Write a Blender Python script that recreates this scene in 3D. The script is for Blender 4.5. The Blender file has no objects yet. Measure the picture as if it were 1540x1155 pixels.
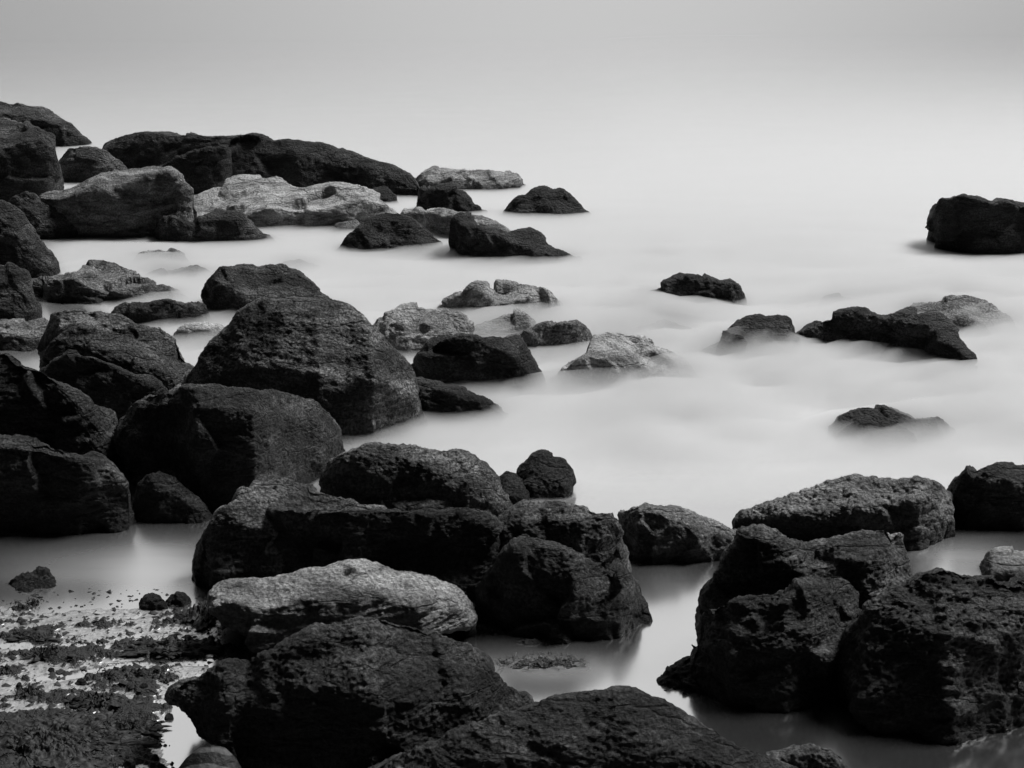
import bpy, math, random
import numpy as np
R = math.radians
sc = bpy.context.scene
col = sc.collection

# ------------------------------------------------------------------ camera
W0, H0, F = 1540.0, 1155.0, 2116.0          # photograph size, focal length in its pixels
PITCH, HC = R(17.7), 3.0                    # camera pitch and height above the water
cam = bpy.data.cameras.new('camera'); cam.sensor_width = 36; cam.lens = 36 * F / W0
cam.clip_start = .05; cam.clip_end = 9000
co = bpy.data.objects.new('camera', cam); col.objects.link(co)
co.location = (0, 0, HC); co.rotation_euler = (math.pi / 2 - PITCH, 0, 0)
sc.camera = co
CP, SP = math.cos(PITCH), math.sin(PITCH)

# ------------------------------------------------------------------ world, sun, exposure
SUN_EL, SUN_AZ = R(54), R(66)
world = bpy.data.worlds.new('World'); sc.world = world; world.use_nodes = True
wt = world.node_tree; wn, wl = wt.nodes, wt.links
bg = wn['Background']; bg.inputs['Strength'].default_value = .05
sky = wn.new('ShaderNodeTexSky'); sky.sky_type = 'NISHITA'; sky.sun_disc = False
sky.sun_elevation = SUN_EL; sky.sun_rotation = SUN_AZ; sky.dust_density = 4; sky.air_density = 1.5
bw = wn.new('ShaderNodeRGBToBW'); wl.new(sky.outputs[0], bw.inputs[0])      # a black and white place
tc = wn.new('ShaderNodeTexCoord')
def wmath(op, a, b=None, clamp=False):
    n = wn.new('ShaderNodeMath'); n.operation = op; n.use_clamp = clamp
    for i, v in enumerate((a, b)):
        if v is None: continue
        if isinstance(v, (int, float)): n.inputs[i].default_value = v
        else: wl.new(v, n.inputs[i])
    return n.outputs[0]
# overcast: sky shaped bright ahead and high, dimmed behind to darken rock fronts
dotn = wn.new('ShaderNodeVectorMath'); dotn.operation = 'DOT_PRODUCT'
gl_az, gl_el = R(-2), R(42)
dotn.inputs[1].default_value = (math.sin(gl_az) * math.cos(gl_el), math.cos(gl_az) * math.cos(gl_el), math.sin(gl_el))
wl.new(tc.outputs['Generated'], dotn.inputs[0])
mr = wn.new('ShaderNodeMapRange'); mr.interpolation_type = 'SMOOTHSTEP'
wl.new(dotn.outputs['Value'], mr.inputs[0])
mr.inputs[1].default_value = .60; mr.inputs[2].default_value = 1.0
mr.inputs[3].default_value = .02; mr.inputs[4].default_value = 1.45
cn = wn.new('ShaderNodeTexNoise'); cn.inputs['Scale'].default_value = 2.2; cn.inputs['Detail'].default_value = 3
wl.new(tc.outputs['Generated'], cn.inputs['Vector'])
cl = wmath('MULTIPLY_ADD', cn.outputs['Fac'], .24); cl.node.inputs[2].default_value = .88
d2 = wn.new('ShaderNodeVectorMath'); d2.operation = 'DOT_PRODUCT'
g2a, g2e = R(4), R(8)                        # added low glow ahead, so the water darkens toward the sides
d2.inputs[1].default_value = (math.sin(g2a) * math.cos(g2e), math.cos(g2a) * math.cos(g2e), math.sin(g2e))
wl.new(tc.outputs['Generated'], d2.inputs[0])
lobe = wmath('MULTIPLY', wmath('EXPONENT', wmath('MULTIPLY', wmath('SUBTRACT', d2.outputs['Value'], 1.0), 25.0)), .60)
tot = wmath('ADD', mr.outputs[0], lobe)
# cloud evens the clear sky out
ev = wmath('MULTIPLY_ADD', bw.outputs[0], .06); ev.node.inputs[2].default_value = 3.6
wl.new(wmath('MULTIPLY', wmath('MULTIPLY', ev, tot), cl), bg.inputs['Color'])
sl = bpy.data.lights.new('sun', 'SUN'); sl.energy = 1.5; sl.angle = R(16); sl.color = (1, 1, 1)
so = bpy.data.objects.new('sun', sl); col.objects.link(so)
so.rotation_euler = (math.pi / 2 - SUN_EL, 0, -SUN_AZ + math.pi)
so.location = (0, 0, 30)
vs = sc.view_settings; vs.view_transform = 'Standard'; vs.look = 'None'; vs.gamma = 1; vs.exposure = 1.5
cy = sc.cycles
cy.use_denoising = True; cy.denoising_prefilter = 'ACCURATE';  cy.max_bounces = 8; cy.volume_bounces = 4; cy.glossy_bounces = 3; cy.diffuse_bounces = 2
cy.caustics_reflective = False; cy.caustics_refractive = False

# ------------------------------------------------------------------ pixel geometry
def tan_down(y):                     # tangent of the angle below the horizon, in the plane of a pixel column
    q = (577.5 - np.asarray(y, float)) / F
    return (SP - q * CP) / (CP + q * SP)
def x_over_d(x, y):
    q = (577.5 - np.asarray(y, float)) / F
    return ((np.asarray(x, float) - 770) / F) / (CP + q * SP)
def on_level(x, y, z=0.0):
    d = (HC - z) / tan_down(y)
    return x_over_d(x, y) * d, d
def y_of(d, z):                      # pixel row of a point at distance d and height z
    t = (HC - z) / d                 # = tan
    q = (SP - t * CP) / (CP + t * SP)
    return 577.5 - q * F
def px_of(X, Y, Z=0.0):
    y = y_of(Y, Z); q = (577.5 - y) / F
    return X / Y * (CP + q * SP) * F + 770, y

# ------------------------------------------------------------------ noise (numpy)
def _hash(i, j, k, seed):
    h = (i * 374761393 + j * 668265263 + k * 1274126177 + seed * 974711) & 0xffffffff
    h = ((h ^ (h >> 13)) * 1274126177) & 0xffffffff
    h = ((h ^ (h >> 16)) * 2246822519) & 0xffffffff
    return (h ^ (h >> 15)) & 0xffffffff
def noise(P, seed=0):
    P = np.asarray(P, float); I = np.floor(P).astype(np.int64); f = P - I
    u = f * f * f * (f * (f * 6 - 15) + 10); out = np.zeros(len(P))
    for a in (0, 1):
        wx = u[:, 0] if a else 1 - u[:, 0]
        for b in (0, 1):
            wy = u[:, 1] if b else 1 - u[:, 1]
            for c in (0, 1):
                wz = u[:, 2] if c else 1 - u[:, 2]
                h = _hash(I[:, 0] + a, I[:, 1] + b, I[:, 2] + c, seed)
                gx = (h & 1023) / 511.5 - 1; gy = ((h >> 10) & 1023) / 511.5 - 1; gz = ((h >> 20) & 1023) / 511.5 - 1
                out += wx * wy * wz * (gx * (f[:, 0] - a) + gy * (f[:, 1] - b) + gz * (f[:, 2] - c))
    return out
def fbm(P, octv=4, seed=0, gain=.5, ridged=False):
    out = np.zeros(len(P)); a = 1.0; P = np.asarray(P, float)
    for o in range(octv):
        n = noise(P, seed + o * 17)
        out += a * ((.35 - np.abs(n)) if ridged else n)
        a *= gain; P = P * 2.03 + 7.1
    return out
def smooth(x): x = np.clip(x, 0, 1); return x * x * (3 - 2 * x)

# ------------------------------------------------------------------ materials
def new_mat(name):
    m = bpy.data.materials.new(name); m.use_nodes = True
    t = m.node_tree; b = t.nodes['Principled BSDF']
    return m, t, t.nodes, t.links, b
def g(v): return (v, v, v, 1)
def ramp(n, stops):
    e = n.color_ramp.elements
    while len(e) < len(stops): e.new(.5)
    for el, (p, v) in zip(e, stops): el.position = p; el.color = g(v)
def rock_mat(name, dark, mid, pale, rough=.60, spec=.30, bump=1.0, spot=.75, grain=1.0, tide=1.0):
    m, t, N, L, b = new_mat(name)
    tex = N.new('ShaderNodeTexCoord'); oi = N.new('ShaderNodeObjectInfo')
    add = N.new('ShaderNodeVectorMath'); add.operation = 'MULTIPLY_ADD'
    L.new(oi.outputs['Random'], add.inputs[0]); add.inputs[1].default_value = (31, 17, 23)
    L.new(tex.outputs['Object'], add.inputs[2]); V = add.outputs[0]
    def nz(scale, det, rgh=.6, vec=V):
        n = N.new('ShaderNodeTexNoise'); n.inputs['Scale'].default_value = scale
        n.inputs['Detail'].default_value = det; n.inputs['Roughness'].default_value = rgh
        L.new(vec, n.inputs['Vector']); return n.outputs['Fac']
    mc = N.new('ShaderNodeMapping'); mc.inputs['Scale'].default_value = (.55, 1.1, 1.9); mc.inputs['Rotation'].default_value = (.25, .18, .3); L.new(V, mc.inputs[0])
    n1 = nz(4.0, 10, .70, mc.outputs[0])
    r1 = N.new('ShaderNodeValToRGB'); ramp(r1, [(.34, dark), (.50, mid), (.66, pale)]); L.new(n1, r1.inputs[0])
    n2 = nz(62 / grain, 5, .75)                       # mineral grain
    r2 = N.new('ShaderNodeValToRGB'); ramp(r2, [(.40, 1 - spot), (.5, 1), (.64, 1 + 1.5 * spot)]); L.new(n2, r2.inputs[0])
    mx = N.new('ShaderNodeMix'); mx.data_type = 'RGBA'; mx.blend_type = 'MULTIPLY'; mx.inputs[0].default_value = 1
    L.new(r1.outputs[0], mx.inputs[6]); L.new(r2.outputs[0], mx.inputs[7])
    # cracks and joints
    wv = N.new('ShaderNodeTexNoise'); wv.inputs['Scale'].default_value = 5; wv.inputs['Detail'].default_value = 4; L.new(mc.outputs[0], wv.inputs['Vector'])
    va = N.new('ShaderNodeVectorMath'); va.operation = 'MULTIPLY_ADD'; L.new(wv.outputs['Color'], va.inputs[0]); va.inputs[1].default_value = (.35, .35, .35); L.new(mc.outputs[0], va.inputs[2])
    ck = N.new('ShaderNodeTexVoronoi'); ck.feature = 'DISTANCE_TO_EDGE'; ck.inputs['Scale'].default_value = 3.4; L.new(va.outputs[0], ck.inputs['Vector'])
    cm = N.new('ShaderNodeMapRange'); L.new(ck.outputs['Distance'], cm.inputs[0]); cm.inputs[2].default_value = .05; cm.inputs[3].default_value = 0; cm.inputs[4].default_value = 1
    cx = N.new('ShaderNodeMix'); cx.data_type = 'RGBA'; cx.blend_type = 'MULTIPLY'; cx.inputs[0].default_value = .45
    L.new(mx.outputs[2], cx.inputs[6]); L.new(cm.outputs[0], cx.inputs[7])
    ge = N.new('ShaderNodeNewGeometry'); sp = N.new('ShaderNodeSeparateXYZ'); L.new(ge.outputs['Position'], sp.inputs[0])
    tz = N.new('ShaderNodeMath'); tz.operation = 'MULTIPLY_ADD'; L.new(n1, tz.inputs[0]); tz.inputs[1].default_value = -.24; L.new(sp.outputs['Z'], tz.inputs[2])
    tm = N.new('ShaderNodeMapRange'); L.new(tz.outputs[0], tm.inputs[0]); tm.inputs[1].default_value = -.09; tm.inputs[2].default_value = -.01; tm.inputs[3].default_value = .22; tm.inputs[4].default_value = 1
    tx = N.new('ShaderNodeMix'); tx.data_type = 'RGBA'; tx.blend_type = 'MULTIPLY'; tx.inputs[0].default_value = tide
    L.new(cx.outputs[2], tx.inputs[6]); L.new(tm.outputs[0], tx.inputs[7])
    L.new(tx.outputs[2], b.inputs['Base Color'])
    rr = N.new('ShaderNodeMapRange'); L.new(n1, rr.inputs[0])
    rr.inputs[3].default_value = rough + .15; rr.inputs[4].default_value = rough - .15
    L.new(rr.outputs[0], b.inputs['Roughness'])
    b.inputs['Specular IOR Level'].default_value = spec
    mp = N.new('ShaderNodeMapping'); mp.inputs['Scale'].default_value = (.8, 1, 3.0); mp.inputs['Rotation'].default_value = (.35, .2, 0)
    L.new(V, mp.inputs[0])
    nb = nz(13 / grain, 12, .74, mp.outputs[0])
    vo = N.new('ShaderNodeTexVoronoi'); vo.inputs['Scale'].default_value = 55 / grain; L.new(V, vo.inputs['Vector'])
    s = N.new('ShaderNodeMath'); s.operation = 'MULTIPLY_ADD'; L.new(vo.outputs['Distance'], s.inputs[0]); s.inputs[1].default_value = .22
    L.new(nb, s.inputs[2])
    s3 = N.new('ShaderNodeMath'); s3.operation = 'MULTIPLY_ADD'; L.new(cm.outputs[0], s3.inputs[0]); s3.inputs[1].default_value = .25; L.new(s.outputs[0], s3.inputs[2])
    bp = N.new('ShaderNodeBump'); bp.inputs['Strength'].default_value = 1; bp.inputs['Distance'].default_value = .07 * bump
    L.new(s3.outputs[0], bp.inputs['Height']); L.new(bp.outputs[0], b.inputs['Normal'])
    return m
MAT = {
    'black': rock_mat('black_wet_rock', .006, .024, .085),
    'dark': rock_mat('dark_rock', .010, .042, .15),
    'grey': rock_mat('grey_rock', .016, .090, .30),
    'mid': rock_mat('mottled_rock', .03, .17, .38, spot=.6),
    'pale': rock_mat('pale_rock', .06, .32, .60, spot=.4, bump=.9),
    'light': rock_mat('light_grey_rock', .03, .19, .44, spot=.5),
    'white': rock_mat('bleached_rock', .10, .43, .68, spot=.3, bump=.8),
}

# ------------------------------------------------------------------ mesh helpers
def link_mesh(name, V, Fq, mat, origin=(0, 0, 0), parent=None, smooth_shade=True, tris=None):
    me = bpy.data.meshes.new(name)
    V = np.asarray(V, float) - np.asarray(origin, float)
    Fq = np.asarray(Fq, np.int32)
    nq = len(Fq); nt = 0 if tris is None else len(tris)
    me.vertices.add(len(V)); me.vertices.foreach_set('co', V.astype(np.float32).ravel())
    loops = Fq.ravel() if not nt else np.concatenate([Fq.ravel(), np.asarray(tris, np.int32).ravel()])
    me.loops.add(len(loops)); me.loops.foreach_set('vertex_index', loops.astype(np.int32))
    me.polygons.add(nq + nt)
    st = np.concatenate([np.arange(nq) * 4, nq * 4 + np.arange(nt) * 3]).astype(np.int32)
    me.polygons.foreach_set('loop_start', st)
    me.polygons.foreach_set('use_smooth', np.full(nq + nt, smooth_shade, bool))
    me.update(calc_edges=True); me.validate()
    if mat: me.materials.append(mat)
    o = bpy.data.objects.new(name, me); col.objects.link(o); o.location = origin
    if parent: o.parent = parent
    return o
def tag(o, label=None, cat=None, group=None, kind=None):
    for k, v in (('label', label), ('category', cat), ('group', group), ('kind', kind)):
        if v: o[k] = v
    return o
def quad_grid(n, m, wrap=False, off=0):
    i, j = np.meshgrid(np.arange(n - 1), np.arange(m if wrap else m - 1), indexing='ij')
    a = i * m + j; b = i * m + (j + 1) % m
    return np.stack([a, b, b + m, a + m], -1).reshape(-1, 4) + off
def grid_normals(P):                 # P: n x m x 3, wrapped in m
    du = np.gradient(P, axis=0)
    dv = np.roll(P, -1, 1) - np.roll(P, 1, 1)
    nn = np.cross(du, dv); L = np.linalg.norm(nn, axis=2, keepdims=True)
    return nn / np.maximum(L, 1e-9)
def chain(pts, x):
    p = np.array(sorted(pts, key=lambda a: a[0]), float)
    return np.interp(x, p[:, 0], p[:, 1])

# ------------------------------------------------------------------ a rock from its shape in section
# top / mid: crest line and the edge between the front face and the upper face (photo pixels, left to right); wy: row where the
# front meets the water; af, at: steepness of the front and of the upper face; bul: how far the ends curve back (m);
# back: depth behind the crest (m); bot: lower edge where the rock is undercut; wl: waterline, when it is not a plain arc
SEA = 'rocks standing in the misty sea'
GHOST = 'rocks almost drowned in the mist'
FAR = 'rocks heaped at the far left'
_seed = [11]
def rock(name, label, top, wy=None, mid=None, af=78, at=25, bul=None, back=None, mat='dark', bot=None, wl=None,
         rough=1.0, facet=1.0, strata=1.0, group='boulders along the shore', cat='boulder', res=1.0, z0=0.0, pebbles=False, sharp=6, sink=.25):
    _seed[0] += 7; sd = _seed[0]; rng = np.random.default_rng(sd)
    x0, x1 = top[0][0], top[-1][0]; wpx = x1 - x0
    if group == SEA:
        wy = None if wy is None else wy + 7
        wl = None if wl is None else [(a, b_ + 7) for a, b_ in wl]
    vis = (max(x0, -40), min(x1, 1580))
    nu = int(np.clip((vis[1] - vis[0]) / 1.7 * res, 26, 420))
    k = np.linspace(0, 1, nu); s = .5 * k + .5 * (1 - np.cos(np.pi * k)) / 2
    x = x0 + wpx * s
    yt = chain(top, x)
    if wy is None: wy = max(p[1] for p in wl)
    D = (HC - z0) / float(tan_down(wy)); wm = wpx / F * D / CP
    if bul is None: bul = .30 * wm
    if back is None: back = .30 * wm
    c = np.abs(2 * s - 1)
    w = np.clip(1 - c ** 3.0, 0, 1) ** (1 / 2.2)
    if wl is not None:
        dw = (HC - z0) / tan_down(chain(wl, x))
    else:
        dw = D + bul * (1 - w)
    zb = z0 - sink
    wc = np.maximum(w, .12)
    taf = math.tan(R(af)) / wc ** .5; tat = np.tan(R(at)) / wc ** .5
    db = dw - sink / np.maximum(taf, .6)
    yb = np.asarray(y_of(db, zb), float)
    if bot is not None: yb = np.minimum(yb, chain(bot, x))
    yb = np.maximum(yb, yt + 2)
    zs = HC - db * tan_down(yb)                                  # an undercut end hangs clear of the water
    zb = np.where((zs > .07) & (bot is not None), zs - .05, zb)
    ym = chain(mid, x) if mid is not None else yt + .32 * (yb - yt)
    ym = np.clip(ym, yt + .02 * (yb - yt), yb - .02 * (yb - yt))
    hf = float(np.percentile(yb - ym, 80)); ht = float(np.percentile(ym - yt, 80))
    hf = min(hf, 330)
    n1 = int(np.clip(hf / 1.7 * res, 10, 170)); n2 = int(np.clip(ht / 1.4 * res, 8, 110)); n3 = int(np.clip(10 + wpx / 18, 12, 40)); n4 = 5
    rows = []
    tau = np.concatenate([-1 + np.arange(n1) / n1, np.linspace(0, 1, n2)])          # -1 base, 0 edge, 1 crest
    Y = np.where(tau[None, :] < 0, ym[:, None] + (-tau[None, :]) * (yb - ym)[:, None], ym[:, None] - tau[None, :] * (ym - yt)[:, None])
    # sign distance from the edge, relative to the column's height
    hh = np.maximum(yb - yt, 1)[:, None]
    q = (ym[:, None] - Y) / hh
    bl = smooth(q * sharp + .5)
    T = taf[:, None] * (1 - bl) + tat[:, None] * bl
    T = T * (1 - .45 * smooth((tau[None, :] - .8) / .2))
    td = tan_down(Y)
    d = np.zeros_like(Y); d[:, 0] = HC / 1.0
    d[:, 0] = db
    # keep the first point on its pixel when undercut
    zc = HC - d[:, 0] * td[:, 0]
    for j in range(1, Y.shape[1]):
        tm = .5 * (T[:, j] + T[:, j - 1])
        dd = (HC - d[:, j - 1] * td[:, j] - zc) / np.maximum(tm + td[:, j], .13)
        d[:, j] = d[:, j - 1] + dd; zc = HC - d[:, j] * td[:, j]
    Z = HC - d * td; X = x_over_d(x[:, None], Y) * d
    front = np.stack([X, d, Z], -1)
    # the back, falling away from the crest
    P0 = front[:, -1]; r = np.linspace(0, 1, n3 + 1)[1:]
    bk = (back * w + .04)[:, None] * (1 - (1 - r[None, :]) ** 1.6)
    tdc = tan_down(yt)[:, None]
    zbc = np.broadcast_to(np.asarray(zb, float), x.shape)
    drop = np.maximum(P0[:, 2] - zbc, .05)[:, None]
    zz = P0[:, 2][:, None] - np.maximum(tdc * 1.25 * bk, drop * r[None, :] ** 1.7)
    zz = np.where(r[None, :] > .98, np.minimum(zz, zbc[:, None]), zz)
    dd = P0[:, 1][:, None] + bk
    XX = x_over_d(x, yt)[:, None] * dd
    backp = np.stack([XX, dd, zz], -1)
    r4 = np.linspace(0, 1, n4 + 2)[1:-1][None, :, None]
    botp = backp[:, -1:, :] * (1 - r4) + front[:, :1, :] * r4
    P = np.concatenate([front, backp, botp], 1)
    n, m = P.shape[:2]
    # surface relief
    Nn = grid_normals(P)
    cen = P.reshape(-1, 3).mean(0)
    if np.sum(Nn[:, :, :] * (P - cen)) < 0: Nn = -Nn; flip = True
    else: flip = False
    hgt = max(.08, float(front[:, :, 2].max()) - z0)
    size = float(np.clip(math.sqrt(wm * hgt), .12, 1.3))
    Q = P.reshape(-1, 3) + rng.uniform(-50, 50, 3)
    ax = rng.uniform(-.25, .25, 3); ca = math.cos(ax[0]); sa = math.sin(ax[0]); cb = math.cos(ax[1]); sb = math.sin(ax[1])
    Q = np.stack([Q[:, 0] * cb - Q[:, 2] * sb, Q[:, 1], Q[:, 0] * sb + Q[:, 2] * cb], 1)
    Q = np.stack([Q[:, 0], Q[:, 1] * ca - Q[:, 2] * sa, Q[:, 1] * sa + Q[:, 2] * ca], 1)
    h = .06 * size * rough * fbm(Q / (.55 * size), 3, sd)
    K = int(np.clip(11 + 24 * wm, 13, 46))                       # chipped planes
    S = Q[rng.integers(0, len(Q), K)]; SN = rng.normal(size=(K, 3)); SN /= np.linalg.norm(SN, axis=1)[:, None]
    Qw = Q + .06 * size * np.stack([noise(Q / (.16 * size), sd + 1), noise(Q / (.16 * size), sd + 2), noise(Q / (.16 * size), sd + 3)], 1)
    D2 = ((Qw[:, None, :] - S[None]) ** 2).sum(2)
    wgt = np.exp(-(D2 - D2.min(1, keepdims=True)) / (.004 * size * size)); wgt /= wgt.sum(1, keepdims=True)
    pl = ((Qw[:, None, :] - S[None]) * SN[None]).sum(2)
    h += .23 * facet * np.clip((wgt * pl).sum(1), -.25 * size, .25 * size)
    Qs = Q * np.array([.55, .55, 2.4])
    h += .015 * strata * min(1, size * 1.6) * fbm(Qs * 5.5, 4, sd + 5, .55, ridged=True)
    h += .010 * rough * min(1, size * 1.8) * fbm(Q * 16, 4, sd + 9, .62)
    h += .007 * rough * fbm(Q * 60, 2, sd + 13, .6)
    if pebbles:
        sel = rng.integers(0, len(Q), 2600); S2 = Q[sel]; rad = .007 + .026 * rng.random(2600) ** 2.2; rad *= 1 + .9 * np.clip(noise(S2 * 4, 3), -.5, .6)
        hb = np.zeros(len(Q))
        for a in range(0, len(Q), 1500):
            dq = np.sqrt(((Q[a:a + 1500, None, :] - S2[None]) ** 2).sum(2)) / rad[None]
            hb[a:a + 1500] = (np.sqrt(np.clip(1 - dq * dq, 0, 1)) * rad[None]).max(1)
        h += hb * .45
    fade = np.ones((n, m)); fade[:, n1 + n2:] = 1
    P = P + Nn * (h.reshape(n, m) * fade)[:, :, None]
    Fq = quad_grid(n, m, True)
    # close the two ends
    e0 = P[0].mean(0); e1 = P[-1].mean(0)
    V = np.concatenate([P.reshape(-1, 3), [e0, e1]])
    jj = np.arange(m); t0 = np.stack([jj, np.full(m, n * m), (jj + 1) % m], 1)
    t1 = np.stack([(n - 1) * m + jj, (n - 1) * m + (jj + 1) % m, np.full(m, n * m + 1)], 1)
    Tt = np.concatenate([t0, t1])
    if not flip: pass
    vol = np.einsum('ij,ij->i', V[Fq[:, 0]] - e0, np.cross(V[Fq[:, 1]] - e0, V[Fq[:, 2]] - e0)).sum()
    if vol < 0: Fq = Fq[:, ::-1]; Tt = Tt[:, ::-1]
    org = (float(cen[0]), float(cen[1]), z0)
    o = link_mesh(name, V, Fq, MAT[mat], org, tris=Tt)
    return tag(o, label, cat, group)

# ---- far left heap
rock('boulder', 'dark sloping boulder at the left edge, the farthest out and highest in the picture',
     [(-70,172),(-30,152),(0,149),(20,150),(45,160),(62,163),(85,175),(105,190),(122,206),(142,216)], 222, [(-70,195),(0,172),(40,178),(80,190),(122,208),(142,217)], at=30, mat='dark', group=FAR)
rock('boulder', 'rough flat-topped boulder at the left edge just under the farthest dark boulder',
     [(-90,205),(-50,190),(0,184),(40,184),(62,192),(80,206),(93,225),(97,245),(92,270)], 312, [(-90,235),(0,230),(30,222),(60,218),(85,228),(97,250)], at=24, af=84, mat='dark', group=FAR)
rock('boulder', 'smooth grey rounded boulder wedged behind the pale-topped slab, left of the long ridge',
     [(84,250),(92,232),(102,223),(120,221),(142,221),(160,227),(176,239),(192,254)], 278, [(84,256),(110,240),(140,240),(170,250),(192,262)], at=48, mat='grey', group=FAR, facet=.5, strata=.4)
rock('rock_ridge', 'long dark whale-backed ridge of rock along the far side of the heap',
     [(152,232),(160,214),(175,206),(205,203),(240,202),(290,202),(320,206),(345,206),(380,204),(405,209),(450,213),(500,223),(540,235),(575,245),(600,254),(620,267),(636,288)], 302,
     [(152,238),(180,226),(240,216),(300,216),(350,222),(400,232),(460,240),(520,250),(580,264),(636,292)], at=34, af=62, wl=[(152,256),(250,268),(350,282),(450,292),(560,300),(636,301)], back=1.0, mat='black', group=FAR, cat='rock ridge', facet=.45)
rock('boulder', 'pitch black wedge of rock lying on the ridge side behind the pale slab',
     [(232,256),(250,246),(265,237),(285,228),(310,222),(335,222),(347,232),(351,250),(349,270)], 296, [(232,260),(265,244),(300,232),(335,228),(349,250)], at=28, af=86, mat='black', group=FAR, facet=.6)
rock('rock_slab', 'tilted slab with a pale grey top and deep black front in the far left heap',
     [(52,302),(62,293),(80,287),(105,283),(135,268),(180,258),(200,253),(238,250),(258,252),(268,262),(275,275),(290,283),(297,298),(294,318)], 359,
     [(52,306),(90,307),(120,303),(150,296),(180,288),(205,281),(230,276),(255,268),(272,282),(297,302)], at=15, af=88, mat='light', group=FAR, cat='rock slab', back=.35, bul=.35, facet=.6)
rock('boulder', 'small dark hump against the left end of the pale-topped slab',
     [(12,310),(22,293),(40,288),(52,292),(62,303),(78,308),(97,313),(110,324),(124,346)], 361, None, at=50, mat='dark', group=FAR, facet=.6)
rock('rock_slab', 'broad bleached slab with cracked white top sloping down under the long ridge',
     [(276,312),(290,296),(305,288),(330,278),(370,270),(415,270),(440,281),(480,284),(520,280),(550,285),(575,300),(598,320)], 349,
     [(276,342),(330,338),(372,327),(400,321),(440,322),(480,322),(520,313),(550,308),(580,314),(598,324)], at=13, af=88, mat='white', group=FAR, cat='rock slab', bul=.5, back=.3)
rock('boulder', 'dark twin-humped boulder in the water in front of the bleached slab',
     [(234,350),(240,329),(258,322),(275,328),(290,332),(310,325),(335,319),(360,322),(375,335),(392,350),(422,370)], 371, [(234,352),(258,331),(290,340),(320,335),(350,333),(375,347),(400,362),(422,372)], at=26, af=80, mat='dark', group=FAR)
rock('rock', 'little black wedge in the gap between the bleached slab and the ridge end',
     [(550,294),(562,282),(580,281),(592,290),(602,310)], 311, None, at=40, mat='black', group=FAR, cat='rock')
# ---- left edge
rock('boulder', 'dark round boulder cut by the left edge above the smaller left edge boulder',
     [(-110,345),(-60,308),(-20,300),(0,304),(20,315),(40,335),(60,360),(78,385),(92,412)], 420, [(-110,365),(-20,330),(20,345),(60,385),(92,415)], at=44, mat='dark')
rock('boulder', 'smaller dark boulder cut by the left edge, above the pale low rock',
     [(-80,425),(-40,402),(-10,397),(15,400),(35,412),(48,435),(56,458),(60,478)], 487, [(-80,440),(-10,425),(20,430),(45,455),(60,482)], at=46, mat='dark')
rock('rock_slab', 'low ragged slab with grey top and black front edge lapped by mist, left side',
     [(52,432),(62,420),(85,413),(118,409),(125,398),(140,396),(160,402),(200,415),(235,432),(268,440),(300,456)], 458,
     [(52,438),(75,426),(110,425),(140,437),(170,446),(230,446),(300,458)], at=12, af=80, mat='mid', cat='rock slab', facet=1.4, strata=1.6)
rock('rock', 'low dark hump half sunk in mist left of the undercut block',
     [(168,478),(176,462),(190,455),(215,455),(250,450),(285,452),(305,460),(316,478)], 492, [(168,480),(215,463),(250,458),(290,460),(316,480)], at=24, mat='dark', cat='rock')
rock('boulder', 'angular undercut block with black left face, behind the biggest boulder',
     [(303,440),(310,420),(330,403),(370,397),(420,399),(450,410),(470,425),(500,452),(512,470)], 482,
     [(303,444),(320,424),(345,436),(375,452),(430,455),(512,474)], at=34, af=86, mat='dark', bot=[(303,442),(315,462),(330,478),(345,490),(520,520)], strata=.5)
rock('boulder', 'rough grey boulder with squared left side, left of the biggest boulder',
     [(62,560),(70,525),(75,490),(80,473),(100,466),(125,463),(150,472),(180,478),(200,490),(240,495),(265,510),(282,535),(296,568)], 612,
     [(62,570),(90,520),(130,525),(180,545),(240,560),(296,585)], at=40, af=78, mat='grey')
rock('boulder', 'low black hump in front of the rough squared grey boulder',
     [(54,575),(66,556),(85,543),(110,534),(140,538),(170,550),(205,568),(240,571),(258,592)], 645, [(54,580),(85,552),(110,544),(140,547),(205,576),(258,598)], at=30, af=84, mat='black')
rock('rock', 'pale low rock at the left edge below the smaller left edge boulder',
     [(-60,492),(-30,482),(0,480),(40,481),(66,478),(84,494)], 527, [(-60,500),(0,502),(35,512),(84,516)], at=20, mat='mid', cat='rock')
rock('boulder', 'layered black ridge at the left edge with a grey streaked right flank',
     [(-120,520),(-60,505),(-10,520),(12,519),(30,530),(60,555),(90,580),(130,600),(165,620),(190,642)], 735,
     [(-120,560),(0,558),(30,556),(60,568),(85,582),(110,605),(150,650),(190,690)], at=32, af=82, mat='dark', strata=1.8)
rock('boulder', 'long black boulder at the left edge standing in the dark pool',
     [(-120,665),(-60,650),(0,655),(50,660),(90,668),(130,690),(165,700),(185,718),(193,742)], 800,
     [(-120,690),(0,684),(60,690),(130,706),(170,720),(193,746)], at=24, af=87, mat='dark', strata=1.5, bul=.3, wl=[(-120,802),(120,803),(193,792)])
rock('rock', 'small grainy stone in the pool under the smooth rounded boulder',
     [(203,756),(208,728),(222,714),(240,712),(262,717),(285,735),(308,762),(322,786)], 787, [(203,760),(230,735),(262,745),(290,765),(322,788)], at=44, mat='dark', cat='rock', facet=.5)
rock('rock', 'small bleached rock peeping out between the undercut block and rough grey boulder',
     [(258,506),(270,494),(285,488),(310,486),(330,490),(345,502)], 522, [(258,508),(285,499),(315,498),(345,506)], at=16, mat='white', cat='rock')
rock('rock', 'pale sliver of rock in the cleft left of the biggest boulder',
     [(232,590),(248,574),(268,562),(290,556),(305,566)], 612, None, at=30, mat='mid', cat='rock')
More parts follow.
